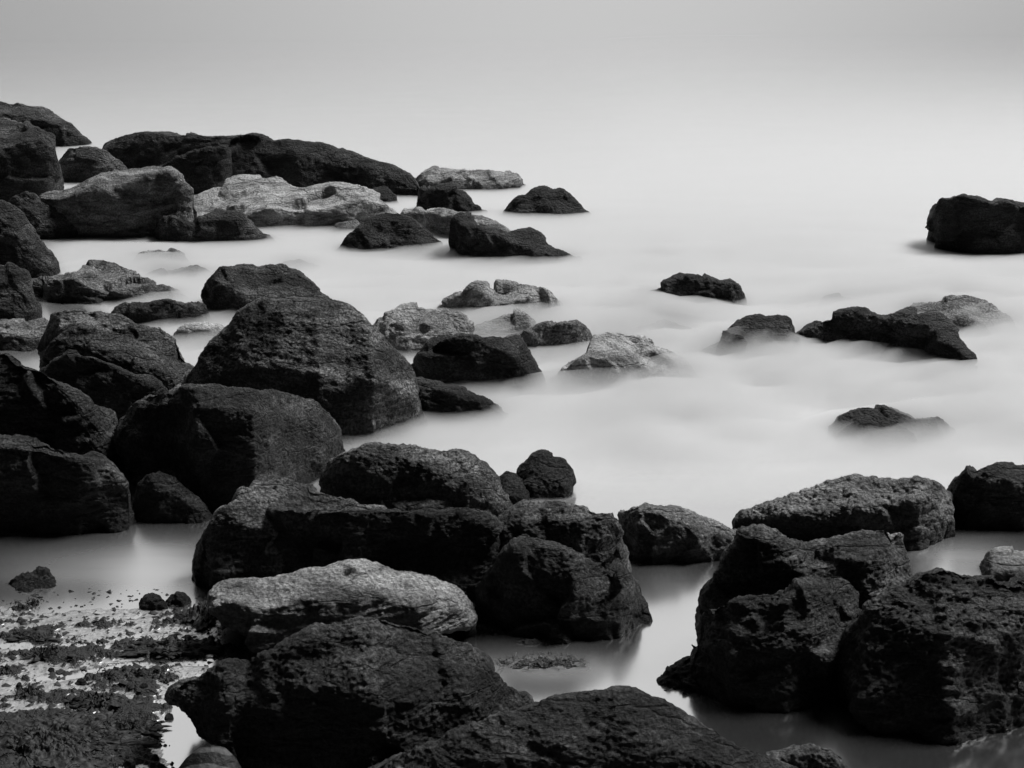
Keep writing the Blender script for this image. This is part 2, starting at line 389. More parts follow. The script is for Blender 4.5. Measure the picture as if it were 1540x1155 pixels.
# ---- centre left
rock('boulder', 'biggest boulder, tall rough dome with black front in the middle left',
     [(266,600),(275,578),(290,552),(312,522),(340,490),(365,470),(400,456),(440,453),(480,455),(520,465),(550,482),(580,505),(605,535),(622,565),(632,600),(641,645)], 668,
     [(266,608),(310,580),(360,566),(420,566),(480,580),(520,592),(555,570),(590,585),(620,615),(641,655)], at=48, af=86, mat='grey', back=.55, bul=.6, rough=.8, facet=.35, wl=[(266,630),(300,650),(480,672),(560,668),(600,655),(641,640)])
rock('boulder', 'smooth rounded black boulder resting in front of the biggest boulder',
     [(175,664),(180,640),(190,620),(207,603),(225,594),(260,590),(320,584),(370,586),(430,592),(470,602),(495,620),(512,642),(522,675)], 765,
     [(175,668),(205,622),(260,614),(310,620),(360,628),(420,636),(480,650),(522,682)], at=26, af=86, mat='dark', facet=.5, strata=.4,
     bot=[(175,668),(190,702),(215,718),(250,733),(290,755),(320,775),(530,800)], wl=[(175,720),(300,768),(380,765),(450,735),(522,700)])
rock('boulder', 'rugged boulder with broken top just right of the smooth rounded boulder',
     [(484,725),(492,700),(505,690),(525,681),(560,670),(600,668),(640,676),(680,675),(710,690),(735,710),(760,740),(778,772)], 800,
     [(484,730),(515,702),(560,694),(600,700),(650,712),(690,728),(740,755),(778,778)], at=33, af=80, mat='grey', rough=1.2)
rock('boulder', 'grey-topped peaked boulder behind the left end of the long black slab',
     [(297,870),(299,840),(305,810),(318,785),(335,766),(360,756),(374,730),(388,711),(415,715),(470,735),(520,750),(575,770)], 890,
     [(297,874),(312,808),(345,786),(375,800),(404,815),(480,800),(575,790)], at=36, af=84, mat='grey', wl=[(297,880),(330,892),(420,892),(575,850)])
rock('rock_slab', 'long black slab with a flat upright front behind the bleached foreground slab',
     [(402,785),(406,768),(430,766),(470,768),(540,770),(600,768),(640,772),(690,768),(712,771),(735,785),(760,802),(774,840)], 915,
     [(402,788),(440,776),(540,780),(600,778),(690,780),(740,800),(774,846)], at=18, af=87, mat='black', cat='rock slab', strata=1.2)
rock('boulder', 'boulder with a pale patch on its crown, behind the blocky rock by the channel',
     [(732,815),(742,788),(760,770),(790,756),(830,752),(870,762),(900,770),(920,772),(931,790),(939,820),(944,868)], 908,
     [(732,820),(770,800),(820,794),(880,796),(912,784),(932,806),(944,872)], at=26, af=80, mat='grey')
rock('boulder', 'blocky dark rock with several faces at the left bank of the narrow channel',
     [(712,905),(720,878),(732,858),(755,838),(790,826),(830,828),(870,838),(910,848),(940,865),(960,875),(973,900),(980,938)], 960,
     [(712,915),(740,888),(790,876),(850,880),(885,896),(915,903),(950,905),(980,945)], at=46, af=80, mat='dark', facet=1.6, wl=[(712,930),(760,950),(860,964),(930,958),(980,935)])
rock('boulder', 'dark boulder with pale streaked back, alone at the head of the narrow channel',
     [(929,812),(930,790),(936,773),(950,762),(970,758),(1010,768),(1060,780),(1100,790),(1130,806)], 846,
     [(929,815),(945,776),(985,778),(1030,798),(1070,812),(1130,810)], at=20, af=82, mat='mid', wl=[(929,828),(960,846),(1040,848),(1100,838),(1130,822)])
rock('rock', 'small knobbly rock fading into the mist above the pale-crowned boulder',
     [(766,730),(778,708),(788,698),(800,685),(815,678),(830,684),(850,690),(858,705),(863,730)], 744, None, at=35, mat='black', cat='rock', facet=.7, group=SEA)
rock('rock', 'tiny knob of rock at the left foot of the small knobbly rock',
     [(744,738),(752,717),(762,711),(776,712),(786,719),(794,742)], 754, None, at=35, mat='black', cat='rock', facet=.7, group=SEA)
# ---- misty sea, middle
rock('rock', 'dark cone-shaped rock with smooth flanks before the bleached slab',
     [(505,378),(520,358),(540,340),(560,326),(580,319),(600,321),(620,330),(640,345),(664,366)], 381, [(505,379),(540,348),(570,332),(600,331),(625,343),(645,358),(664,368)], at=42, af=60, mat='black', cat='rock', group=SEA, facet=.6)
rock('rock', 'flat pale rock awash at the far tip of the long ridge',
     [(618,272),(632,262),(650,257),(680,254),(720,259),(765,262),(783,266),(789,277)], 282, [(618,276),(660,274),(690,270),(730,273),(770,268),(789,278)], at=7, af=80, mat='pale', cat='rock', group=SEA, facet=1.5)
rock('rock', 'dark craggy rock between the ridge end and the lone dark dome',
     [(627,306),(630,288),(638,280),(655,277),(680,276),(692,284),(705,298),(732,319)], 321, [(627,308),(650,286),(680,287),(700,304),(732,320)], at=34, mat='black', cat='rock', group=SEA, facet=1.6)
rock('rock', 'lone dark dome, the farthest right of the far group',
     [(751,322),(760,312),(772,302),(795,290),(815,283),(840,285),(860,297),(888,323)], 325, None, at=46, af=62, mat='black', cat='rock', group=SEA, facet=.7)
rock('rock_slab', 'long low wedge with pale back and dark edge behind the notched rock',
     [(604,324),(608,315),(618,313),(660,318),(700,322),(740,335),(795,356)], 357, [(604,326),(640,325),(680,331),(720,340),(760,348),(795,358)], at=9, af=84, mat='pale', cat='rock slab', group=SEA, wl=[(604,338),(640,352),(700,362),(795,358)])
rock('rock', 'notched dark rock with a pale tail trailing right into mist',
     [(673,385),(676,362),(683,340),(692,330),(705,328),(720,338),(742,345),(748,354),(780,352),(810,360),(832,374),(880,391)], 393,
     [(673,387),(690,342),(720,350),(745,358),(775,370),(800,380),(880,392)], at=20, af=80, mat='black', cat='rock', group=SEA, facet=1.4)
rock('rock', 'broken rock with dark left face and pale top behind the small tilted flake',
     [(662,462),(680,446),(698,437),(715,432),(750,428),(780,433),(820,440),(846,450),(851,474)], 480, [(662,464),(698,446),(718,441),(745,458),(790,456),(820,450),(851,476)], at=15, af=80, mat='pale', cat='rock', group=SEA, facet=1.3)
rock('rock', 'small pale tilted flake between the broken rock and the low dark-tipped rock',
     [(680,508),(705,492),(730,482),(760,470),(780,468),(802,486)], 508, None, at=22, mat='pale', cat='rock', group=SEA)
rock('rock', 'low dark-tipped rock with pale left slope, left of the bleached tilted slab',
     [(742,518),(780,501),(820,488),(850,485),(870,488),(882,500),(890,518)], 531, [(742,520),(795,514),(815,498),(850,491),(876,496),(890,520)], at=14, af=80, mat='mid', cat='rock', group=SEA)
rock('boulder', 'pale pitted boulder right beside the top of the biggest boulder',
     [(560,500),(568,482),(582,469),(605,461),(650,460),(690,470),(704,486),(716,518)], 535, [(560,505),(585,500),(620,512),(680,514),(716,522)], at=34, af=78, mat='pale', group=SEA, rough=1.4)
rock('rock', 'black knob between the pale pitted boulder and the black-faced rock',
     [(622,528),(640,509),(655,500),(672,498),(690,508),(700,520)], 533, None, at=25, mat='black', cat='rock', group=SEA)
rock('boulder', 'black-faced rock with a light ridge on its right shoulder, right of the biggest boulder',
     [(615,552),(628,532),(645,518),(670,508),(690,507),(720,512),(745,508),(775,515),(795,540),(818,580)], 586,
     [(615,556),(650,526),(690,517),(730,521),(760,536),(785,552),(818,582)], at=30, af=80, mat='black', group=SEA, facet=1.3)
rock('rock_slab', 'bleached tilted slab with a dark underside edge out in the mist',
     [(826,576),(845,558),(862,546),(880,530),(895,510),(908,503),(930,502),(960,510),(1000,525),(1030,540),(1055,568)], 580,
     [(826,578),(860,548),(880,541),(910,548),(950,557),(985,564),(1020,572),(1055,572)], at=15, af=84, mat='white', cat='rock slab', group=SEA, facet=1.3)
rock('rock_slab', 'thin dark wedge pointing right from the foot of the biggest boulder',
     [(590,586),(610,576),(632,573),(660,576),(700,590),(740,603),(768,623)], 628, [(590,594),(640,582),(690,597),(730,611),(768,625)], at=18, af=76, mat='black', cat='rock slab', group=SEA, strata=2)
# ---- misty sea, right
rock('boulder', 'large black block cut by the right edge, alone far out',
     [(1394,335),(1397,318),(1404,306),(1416,297),(1435,295),(1480,299),(1520,306),(1560,310),(1610,318),(1650,340)], 381,
     [(1394,340),(1412,306),(1440,302),(1500,310),(1560,316),(1650,345)], at=20, af=86, mat='black', group=SEA, bot=[(1394,338),(1400,352),(1406,368),(1420,400),(1650,400)], facet=1.2)
rock('rock', 'flat dark rock alone in the mist at the middle right',
     [(962,450),(972,436),(990,428),(1010,423),(1025,416),(1045,415),(1065,419),(1100,425),(1114,434),(1120,450)], 466, [(962,452),(1000,434),(1030,423),(1070,427),(1105,432),(1120,452)], at=18, mat='black', cat='rock', group=SEA, facet=1.4)
rock('rock', 'dark stump of rock with a sloping left side, left of the long jagged rock',
     [(1052,534),(1075,514),(1092,496),(1108,482),(1122,475),(1140,472),(1170,473),(1185,481),(1192,493),(1198,524)], 540, None, at=34, mat='black', cat='rock', group=SEA, facet=1.3)
rock('rock', 'long jagged dark rock descending to the right in the mist',
     [(1180,512),(1205,494),(1230,481),(1255,474),(1300,470),(1330,474),(1370,471),(1410,475),(1425,490),(1442,517),(1466,552)], 556,
     [(1180,514),(1240,487),(1300,483),(1340,487),(1390,497),(1430,525),(1466,554)], at=24, mat='black', cat='rock', group=SEA, facet=1.0, strata=1.8, wl=[(1180,522),(1260,530),(1340,542),(1420,560),(1466,567)])
rock('submerged_rock', 'faint wide rock veiled by mist behind the long jagged rock',
     [(1320,492),(1345,472),(1380,458),(1420,452),(1450,450),(1490,460),(1508,477),(1540,504)], 512, None, at=24, mat='mid', cat='rock', group=GHOST)
rock('submerged_rock', 'faint low hump left of the faint wide rock',
     [(1228,462),(1242,446),(1258,443),(1290,447),(1335,462)], 469, None, at=24, mat='dark', cat='rock', group=GHOST)
rock('rock', 'small dark hump with a short tail, alone in the near right mist',
     [(1250,648),(1262,626),(1280,616),(1300,611),(1330,611),(1350,620),(1375,630),(1410,629),(1434,648)], 660, None, at=30, mat='black', cat='rock', group=SEA, facet=.6)
rock('submerged_rock', 'faint long shoal under mist between the broken rock and flat dark rock',
     [(880,484),(910,473),(940,468),(1010,466),(1065,480)], 491, None, at=12, mat='mid', cat='rock', group=GHOST)
rock('submerged_rock', 'faint pale hump under mist above the bleached tilted slab',
     [(915,512),(945,496),(970,489),(1000,483),(1030,489),(1070,506)], 515, None, at=16, mat='mid', cat='rock', group=GHOST)
rock('submerged_rock', 'faint speck of rock in the open mist, farthest of the veiled rocks',
     [(958,396),(975,387),(1000,385),(1040,395)], 398, None, at=16, mat='dark', cat='rock', group=GHOST)
rock('submerged_rock', 'pale veiled stone in the pool above the low ragged slab',
     [(194,398),(205,384),(220,377),(240,374),(250,377),(258,376),(275,384),(290,397)], 402, None, at=36, mat='pale', cat='rock', group=GHOST)
rock('submerged_rock', 'veiled flat rock between the pale veiled stone and the undercut block',
     [(200,420),(225,409),(260,404),(295,401),(340,416)], 423, None, at=14, mat='mid', cat='rock', group=GHOST)
rock('submerged_rock', 'faint patch of rock in the mist right of the twin-humped boulder',
     [(415,402),(430,394),(450,390),(470,396),(485,404)], 408, None, at=16, mat='mid', cat='rock', group=GHOST)
rock('submerged_rock', 'pale wave-washed stone behind the left flank of the cone-shaped rock',
     [(488,352),(500,340),(515,332),(535,330),(550,344)], 356, None, at=24, mat='mid', cat='rock', group=GHOST)
# ---- right foreground
rock('rock_slab', 'slab crusted with small round pebbles on its sloping top, right side',
     [(1108,786),(1118,774),(1140,765),(1180,750),(1230,735),(1270,722),(1300,718),(1350,722),(1390,722),(1412,728),(1426,745),(1431,785)], 818,
     [(1108,788),(1160,782),(1230,778),(1300,774),(1350,768),(1395,756),(1431,790)], at=24, af=84, mat='mid', cat='rock slab', pebbles=True, facet=.5, rough=.6, wl=[(1108,795),(1180,812),(1300,822),(1380,825),(1431,805)], res=1.8)
rock('boulder', 'dark peaked boulder at the right edge beside the pebble-crusted slab',
     [(1416,758),(1424,738),(1440,720),(1465,705),(1500,695),(1540,697),(1590,712),(1640,745)], 795, [(1416,762),(1450,732),(1480,720),(1520,732),(1560,735),(1640,752)], at=32, af=86, mat='dark')
rock('rock', 'pale low rock at the right edge above the big weedy boulder',
     [(1466,866),(1476,842),(1490,829),(1520,825),(1560,827),(1600,845)], 874, None, at=24, mat='white', cat='rock')
rock('boulder', 'saddle-topped angular boulder with black left face at the right bank',
     [(1052,925),(1058,895),(1064,878),(1076,868),(1086,845),(1110,805),(1135,793),(1160,800),(1185,815),(1220,815),(1260,808),(1300,798),(1330,795),(1355,805),(1367,830),(1366,870)], 1010,
     [(1052,928),(1085,868),(1125,812),(1165,832),(1200,858),(1240,868),(1290,850),(1340,842),(1366,876)], at=30, af=84, mat='grey', facet=.9, strata=1.5)
rock('boulder', 'undercut dark block leaning in front of the saddle-topped boulder',
     [(1040,1000),(1043,972),(1050,945),(1058,918),(1085,910),(1130,897),(1180,890),(1215,882),(1245,868),(1268,872),(1290,895),(1303,940)], 1062,
     [(1040,1004),(1062,985),(1100,990),(1180,985),(1240,990),(1303,1000)], at=56, af=89, mat='dark', facet=1.0,
     bot=[(1040,1000),(1050,1020),(1065,1038),(1085,1055),(1150,1070),(1303,1080)], wl=[(1040,1030),(1100,1060),(1180,1066),(1240,1055),(1303,1020)])
rock('boulder', 'big weedy black boulder filling the lower right corner',
     [(1268,1000),(1276,962),(1290,935),(1312,912),(1350,885),(1390,862),(1415,855),(1450,862),(1490,868),(1540,865),(1600,875),(1680,930)], 1108,
     [(1268,1040),(1320,985),(1400,950),(1460,935),(1540,945),(1680,1000)], at=44, af=74, mat='dark', rough=1.4, facet=.8, wl=[(1268,1060),(1300,1095),(1420,1112),(1540,1100),(1680,1040)])
# ---- foreground
rock('rock_slab', 'bleached foreground slab with grooved pale top and undercut dark front',
     [(314,912),(318,892),(332,880),(360,873),(440,868),(480,858),(530,852),(570,850),(600,862),(650,872),(690,890),(704,908),(709,928)], 985,
     [(314,916),(345,908),(400,920),(430,913),(500,902),(560,906),(620,908),(680,916),(709,930)], at=15, af=78, mat='pale', cat='rock slab',
     bot=[(314,914),(330,935),(370,962),(400,988),(520,990),(600,966),(660,948),(709,938)], strata=2.2, facet=.6, rough=.6, wl=[(314,975),(400,988),(520,990),(640,975),(709,955)])
rock('boulder', 'large ridged black boulder in the foreground, left of the bottom boulder',
     [(260,1050),(264,1036),(275,1026),(300,1020),(340,1000),(380,990),(430,970),(470,950),(500,938),(540,928),(580,927),(630,940),(660,955),(700,970),(725,990),(735,1010),(760,1030),(788,1048),(800,1070)], 1200,
     [(260,1054),(300,1056),(350,1055),(420,1050),(500,1030),(560,1030),(620,1045),(680,1058),(740,1064),(800,1077)], at=42, af=72, mat='dark', facet=.8, strata=1.2, rough=1.0,
     bot=[(260,1050),(275,1068),(290,1090),(300,1108),(345,1120),(352,1150),(370,1200),(800,1300)], back=.5, wl=[(260,1150),(400,1190),(560,1205),(700,1180),(800,1120)])
rock('boulder', 'wide rounded black boulder at the bottom edge, nearest the camera',
     [(520,1190),(560,1158),(600,1135),(680,1105),(760,1075),(830,1050),(880,1040),(910,1038),(940,1040),(990,1055),(1040,1080),(1070,1100),(1110,1125),(1160,1142),(1210,1165),(1240,1200)], 1310,
     [(520,1205),(600,1190),(700,1160),(800,1135),(900,1112),(960,1115),(1040,1145),(1120,1170),(1240,1210)], at=36, af=66, mat='dark', strata=1.6, facet=.1, rough=.8, back=.5)
rock('rock', 'grey-topped knob at the bottom edge, at the right end of the nearest boulder',
     [(1130,1165),(1150,1142),(1185,1126),(1218,1118),(1250,1124),(1270,1138),(1280,1165)], 1190, [(1130,1168),(1185,1142),(1220,1136),(1260,1146),(1280,1168)], at=24, mat='mid', cat='rock')
rock('rock', 'small dark weedy stone in the shallow pool at the left edge',
     [(6,886),(18,873),(34,863),(50,858),(70,858),(81,867),(86,884)], 889, None, at=36, mat='dark', cat='rock', facet=1.6)
rock('rock', 'low weedy stone sloping into the water at the left foot of the undercut dark block',
     [(982,1034),(992,1022),(1006,1010),(1020,996),(1034,985),(1048,980),(1075,984),(1100,1010)], 1040, None, at=34, af=60, mat='grey', cat='rock', facet=1.6, rough=2.0)
# smooth dome with pale curved streaks, at the bottom
sm = rock_mat('smooth_wet_stone', .012, .02, .03, rough=.4, spec=.4, bump=.12, spot=.2)
_t = sm.node_tree; _N, _L = _t.nodes, _t.links; _b = _N['Principled BSDF']
_wv = _N.new('ShaderNodeTexWave'); _wv.wave_type = 'RINGS'; _wv.rings_direction = 'Y'; _wv.inputs['Scale'].default_value = 9.0; _wv.inputs['Distortion'].default_value = 1.6; _wv.inputs['Detail'].default_value = 1; _wv.inputs['Detail Scale'].default_value = .8
_tx = _N.new('ShaderNodeTexCoord'); _L.new(_tx.outputs['Object'], _wv.inputs['Vector'])
_rp = _N.new('ShaderNodeValToRGB'); ramp(_rp, [(.66, .012), (.84, .09), (.94, .11)]); _L.new(_wv.outputs['Fac'], _rp.inputs[0]); _L.new(_rp.outputs[0], _b.inputs['Base Color'])
MAT['smooth'] = sm
rock('rock', 'smooth dark dome with pale curved streaks at the bottom edge under the ridged boulder',
     [(255,1190),(264,1160),(280,1140),(300,1125),(318,1120),(338,1124),(355,1140),(375,1175)], 1230, None, at=40, af=76, mat='smooth', cat='rock', rough=.1, facet=.15, strata=.05)

# ------------------------------------------------------------------ water, sand and seabed
def blob(x, y, cx, cy, rx, ry, ang=0.0):
    a = R(ang); dx, dy = x - cx, y - cy
    u = dx * math.cos(a) + dy * math.sin(a); v = -dx * math.sin(a) + dy * math.cos(a)
    return np.exp(-((u / rx) ** 2 + (v / ry) ** 2))
def plan_grid(ys, nx, xmin, xmax):
    """world points on z = 0, laid out in rows that widen with distance"""
    P = []
    for y in ys:
        P.append(np.stack([np.linspace(xmin * (.6 * y + 1.6), xmax * (.6 * y + 1.6), nx), np.full(nx, y), np.zeros(nx)], -1))
    return np.array(P)
# sea: milky (foam averaged by the long exposure) out there, clear and dark in the near pools
ys = np.concatenate([np.linspace(1.5, 4, 12), np.geomspace(4.05, 30, 170), np.geomspace(32, 4000, 24)])
G = plan_grid(ys, 160, -1.3, 1.3)
n, m = G.shape[:2]
gx, gy = px_of(G[:, :, 0].ravel(), G[:, :, 1].ravel())
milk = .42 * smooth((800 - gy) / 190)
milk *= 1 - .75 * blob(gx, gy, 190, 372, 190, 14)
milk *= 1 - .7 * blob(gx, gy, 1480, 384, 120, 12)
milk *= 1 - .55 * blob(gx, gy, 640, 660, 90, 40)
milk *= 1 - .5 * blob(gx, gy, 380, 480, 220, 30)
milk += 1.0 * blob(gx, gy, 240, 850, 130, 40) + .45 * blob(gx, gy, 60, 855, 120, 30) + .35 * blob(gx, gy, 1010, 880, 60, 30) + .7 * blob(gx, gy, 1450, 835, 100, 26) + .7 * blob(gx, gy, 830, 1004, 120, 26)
milk = np.clip(milk, 0, 1)
m_w, t, N, L, b = new_mat('sea_water')
N.remove(b); out = N['Material Output']
at_ = N.new('ShaderNodeAttribute'); at_.attribute_name = 'milk'
geo = N.new('ShaderNodeNewGeometry')
mp = N.new('ShaderNodeMapping'); mp.inputs['Scale'].default_value = (.35, 2.6, 1); L.new(geo.outputs['Position'], mp.inputs[0])
st = N.new('ShaderNodeTexNoise'); st.inputs['Scale'].default_value = 1.3; st.inputs['Detail'].default_value = 6; st.inputs['Roughness'].default_value = .6
L.new(mp.outputs[0], st.inputs['Vector'])
py_ = N.new('ShaderNodeSeparateXYZ'); L.new(geo.outputs['Position'], py_.inputs[0])
fd = N.new('ShaderNodeMapRange'); fd.interpolation_type = 'SMOOTHSTEP'; L.new(py_.outputs['Y'], fd.inputs[0]); fd.inputs[1].default_value = 9; fd.inputs[2].default_value = 21; fd.inputs[3].default_value = 0; fd.inputs[4].default_value = .92
sf = N.new('ShaderNodeMix'); sf.data_type = 'FLOAT'; L.new(fd.outputs[0], sf.inputs[0]); L.new(st.outputs['Fac'], sf.inputs[2]); sf.inputs[3].default_value = .5
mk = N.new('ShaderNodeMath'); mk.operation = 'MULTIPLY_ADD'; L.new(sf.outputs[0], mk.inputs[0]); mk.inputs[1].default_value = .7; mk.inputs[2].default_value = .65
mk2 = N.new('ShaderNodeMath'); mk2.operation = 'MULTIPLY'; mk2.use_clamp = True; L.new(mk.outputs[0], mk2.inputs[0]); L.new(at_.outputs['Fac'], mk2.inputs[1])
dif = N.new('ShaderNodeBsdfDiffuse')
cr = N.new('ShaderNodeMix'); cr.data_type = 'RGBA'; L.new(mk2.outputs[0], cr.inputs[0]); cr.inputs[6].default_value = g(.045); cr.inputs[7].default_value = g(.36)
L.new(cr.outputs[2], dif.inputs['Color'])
gls = N.new('ShaderNodeBsdfGlossy'); gls.inputs['Color'].default_value = g(.95); gls.inputs['Roughness'].default_value = .16
rw = N.new('ShaderNodeMapRange'); L.new(mk2.outputs[0], rw.inputs[0]); rw.inputs[3].default_value = .16; rw.inputs[4].default_value = .36; L.new(rw.outputs[0], gls.inputs['Roughness'])
fm = N.new('ShaderNodeMapRange'); L.new(mk2.outputs[0], fm.inputs[0]); fm.inputs[3].default_value = .72; fm.inputs[4].default_value = .52
ms = N.new('ShaderNodeMixShader'); L.new(fm.outputs[0], ms.inputs[0]); L.new(dif.outputs[0], ms.inputs[1]); L.new(gls.outputs[0], ms.inputs[2])
L.new(ms.outputs[0], out.inputs['Surface'])
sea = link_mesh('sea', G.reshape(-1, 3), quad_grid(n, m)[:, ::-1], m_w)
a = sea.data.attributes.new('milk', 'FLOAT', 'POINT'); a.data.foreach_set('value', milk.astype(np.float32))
if sea.data.polygons[0].normal.z < 0: sea.data.flip_normals()
tag(sea, 'still milky sea, paler further out', 'sea', kind='structure')
# seabed
Gs = plan_grid(np.geomspace(1.4, 4000, 30), 20, -1.4, 1.4); Gs[:, :, 2] = -.6
sb, t, N, L, b = new_mat('seabed_sand'); b.inputs['Base Color'].default_value = g(.06)
sbo = link_mesh('seabed', Gs.reshape(-1, 3), quad_grid(30, 20)[:, ::-1], sb); tag(sbo, 'dark sea floor under the water', 'ground', kind='structure')
if sbo.data.polygons[0].normal.z < 0: sbo.data.flip_normals()

# wet sand flat, lower left
DX, DY = .0065, .0085
xs = np.arange(-2.5, -.6, DX); yy = np.arange(3.7, 6.9, DY)
SX, SY = np.meshgrid(xs, yy, indexing='xy')
px, py = px_of(SX.ravel(), SY.ravel())
Pn = np.stack([SX.ravel(), SY.ravel(), np.zeros(SX.size)], 1)
region = smooth((py - 868) / 50) * smooth((372 - px + (py - 1000) * -.25) / 60)
hump = (.8 * blob(px, py, 260, 978, 130, 13, -2) + .9 * blob(px, py, 190, 1030, 95, 17, 20) + .8 * blob(px, py, 70, 990, 60, 12)
        + .6 * blob(px, py, 50, 955, 90, 8) + 1.5 * blob(px, py, 60, 1130, 190, 50) + .8 * blob(px, py, 150, 1065, 110, 20, 10) + .6 * blob(px, py, 300, 925, 60, 14)
        + .35 * blob(px, py, 110, 938, 120, 8))
pool = (blob(px, py, 280, 1100, 38, 60) + .9 * blob(px, py, 160, 1008, 80, 6, -8) + blob(px, py, 200, 898, 130, 12) + .8 * blob(px, py, 60, 972, 60, 6) + .8 * blob(px, py, 290, 996, 60, 5))
nb_ = fbm(Pn * np.array([2.6, 5.5, 1]), 4, 8); nf_ = fbm(Pn * np.array([17, 26, 1]), 4, 5, .65); ng_ = fbm(Pn * 70, 2, 15, .6)
wv_ = .85 * hump - .75 * pool + .95 * fbm(Pn * np.array([5, 11, 1]), 5, 21, .68) + .50 * nf_ + .25 * ng_
weed = smooth((wv_ - .42) / .24)
h = .003 + .010 * nb_ + .012 * np.clip(hump, 0, 1.6) - .03 * pool + .006 * nf_ + weed * (.008 + .022 * np.abs(nf_) + .012 * np.abs(ng_))
h = -.10 + (h + .10) * region
Vs = Pn.copy(); Vs[:, 2] = h
sm_, t, N, L, b = new_mat('wet_sand')
aw = N.new('ShaderNodeAttribute'); aw.attribute_name = 'weed'
tn = N.new('ShaderNodeTexNoise'); tn.inputs['Scale'].default_value = 120; tn.inputs['Detail'].default_value = 5
tg = N.new('ShaderNodeNewGeometry'); L.new(tg.outputs['Position'], tn.inputs['Vector'])
ad = N.new('ShaderNodeMath'); ad.operation = 'MULTIPLY_ADD'; L.new(tn.outputs['Fac'], ad.inputs[0]); ad.inputs[1].default_value = .8; L.new(aw.outputs['Fac'], ad.inputs[2])
rp = N.new('ShaderNodeValToRGB'); ramp(rp, [(.40, .13), (.60, .05), (.85, .012)]); L.new(ad.outputs[0], rp.inputs[0]); L.new(rp.outputs[0], b.inputs['Base Color'])
b.inputs['Roughness'].default_value = .55; b.inputs['Specular IOR Level'].default_value = .4
bb = N.new('ShaderNodeBump'); bb.inputs['Strength'].default_value = .9; bb.inputs['Distance'].default_value = .012; L.new(tn.outputs['Fac'], bb.inputs['Height']); L.new(bb.outputs[0], b.inputs['Normal'])
gf = N.new('ShaderNodeBsdfGlossy'); gf.inputs['Roughness'].default_value = .45; gf.inputs['Color'].default_value = g(.80)      # film of water on the sand
b2 = N.new('ShaderNodeBump'); b2.inputs['Strength'].default_value = .08; b2.inputs['Distance'].default_value = .006; L.new(tn.outputs['Fac'], b2.inputs['Height']); L.new(b2.outputs[0], gf.inputs['Normal'])
ff = N.new('ShaderNodeMapRange'); L.new(ad.outputs[0], ff.inputs[0]); ff.inputs[1].default_value = .38; ff.inputs[2].default_value = .75; ff.inputs[3].default_value = .64; ff.inputs[4].default_value = .0
sz = N.new('ShaderNodeSeparateXYZ'); L.new(tg.outputs['True Normal'], sz.inputs[0])
fz = N.new('ShaderNodeMapRange'); L.new(sz.outputs['Z'], fz.inputs[0]); fz.inputs[1].default_value = .90; fz.inputs[2].default_value = .985
fx = N.new('ShaderNodeMath'); fx.operation = 'MULTIPLY'; L.new(ff.outputs[0], fx.inputs[0]); L.new(fz.outputs[0], fx.inputs[1])
mf = N.new('ShaderNodeMixShader'); L.new(fx.outputs[0], mf.inputs[0]); L.new(b.outputs[0], mf.inputs[1]); L.new(gf.outputs[0], mf.inputs[2]); L.new(mf.outputs[0], N['Material Output'].inputs['Surface'])
sand = link_mesh('sand', Vs, quad_grid(len(yy), len(xs)), sm_)
a = sand.data.attributes.new('weed', 'FLOAT', 'POINT'); a.data.foreach_set('value', weed.astype(np.float32))
if sand.data.polygons[0].normal.z < 0: sand.data.flip_normals()
tag(sand, 'wet sand flat with pools and dark debris', 'sand', kind='structure')
def ground_z(X, Y):
    i = int(np.clip(round((X - xs[0]) / DX), 0, len(xs) - 1)); j = int(np.clip(round((Y - yy[0]) / DY), 0, len(yy) - 1))
    return max(0.0, float(h[j * len(xs) + i]))

# ------------------------------------------------------------------ seaweed
wm_, t, N, L, b = new_mat('seaweed_dark'); b.inputs['Roughness'].default_value = .62; b.inputs['Specular IOR Level'].default_value = .25
wn1 = N.new('ShaderNodeTexNoise'); wn1.inputs['Scale'].default_value = 40; wtc = N.new('ShaderNodeTexCoord'); L.new(wtc.outputs['Object'], wn1.inputs['Vector'])
wr = N.new('ShaderNodeValToRGB'); ramp(wr, [(.35, .008), (.65, .05)]); L.new(wn1.outputs['Fac'], wr.inputs[0]); L.new(wr.outputs[0], b.inputs['Base Color'])
def strands(rng, cx, cy, rx, ry, zf, count, ln=.06, wd=.0022):
    V, Q = [], []
    for _ in range(count):
        r, a = math.sqrt(rng.random()), rng.uniform(0, 2 * math.pi)
        x, y = cx + rx * r * math.cos(a), cy + ry * r * math.sin(a)
        th = rng.uniform(0, 2 * math.pi); k = rng.normal(0, .5); w = wd * rng.uniform(.5, 1.5); seg = 7; l = ln * rng.uniform(.4, 1.3) / seg
        base = len(V); lift = rng.uniform(0, .02)
        for i in range(seg + 1):
            f = i / seg; z = zf(x, y) + .003 + lift * math.sin(f * math.pi)
            ww = w * (1 - .8 * f); nx, ny = -math.sin(th) * ww, math.cos(th) * ww
            V += [(x + nx, y + ny, z), (x, y, z + ww * .8), (x - nx, y - ny, z - ww * .2)]
            if i:
                p = base + (i - 1) * 3; q = p + 3
                Q += [(p, q, q + 1, p + 1), (p + 1, q + 1, q + 2, p + 2), (p + 2, q + 2, q, p)]
            th += k + rng.normal(0, .35); x += l * math.cos(th); y += l * math.sin(th)
    return V, Q
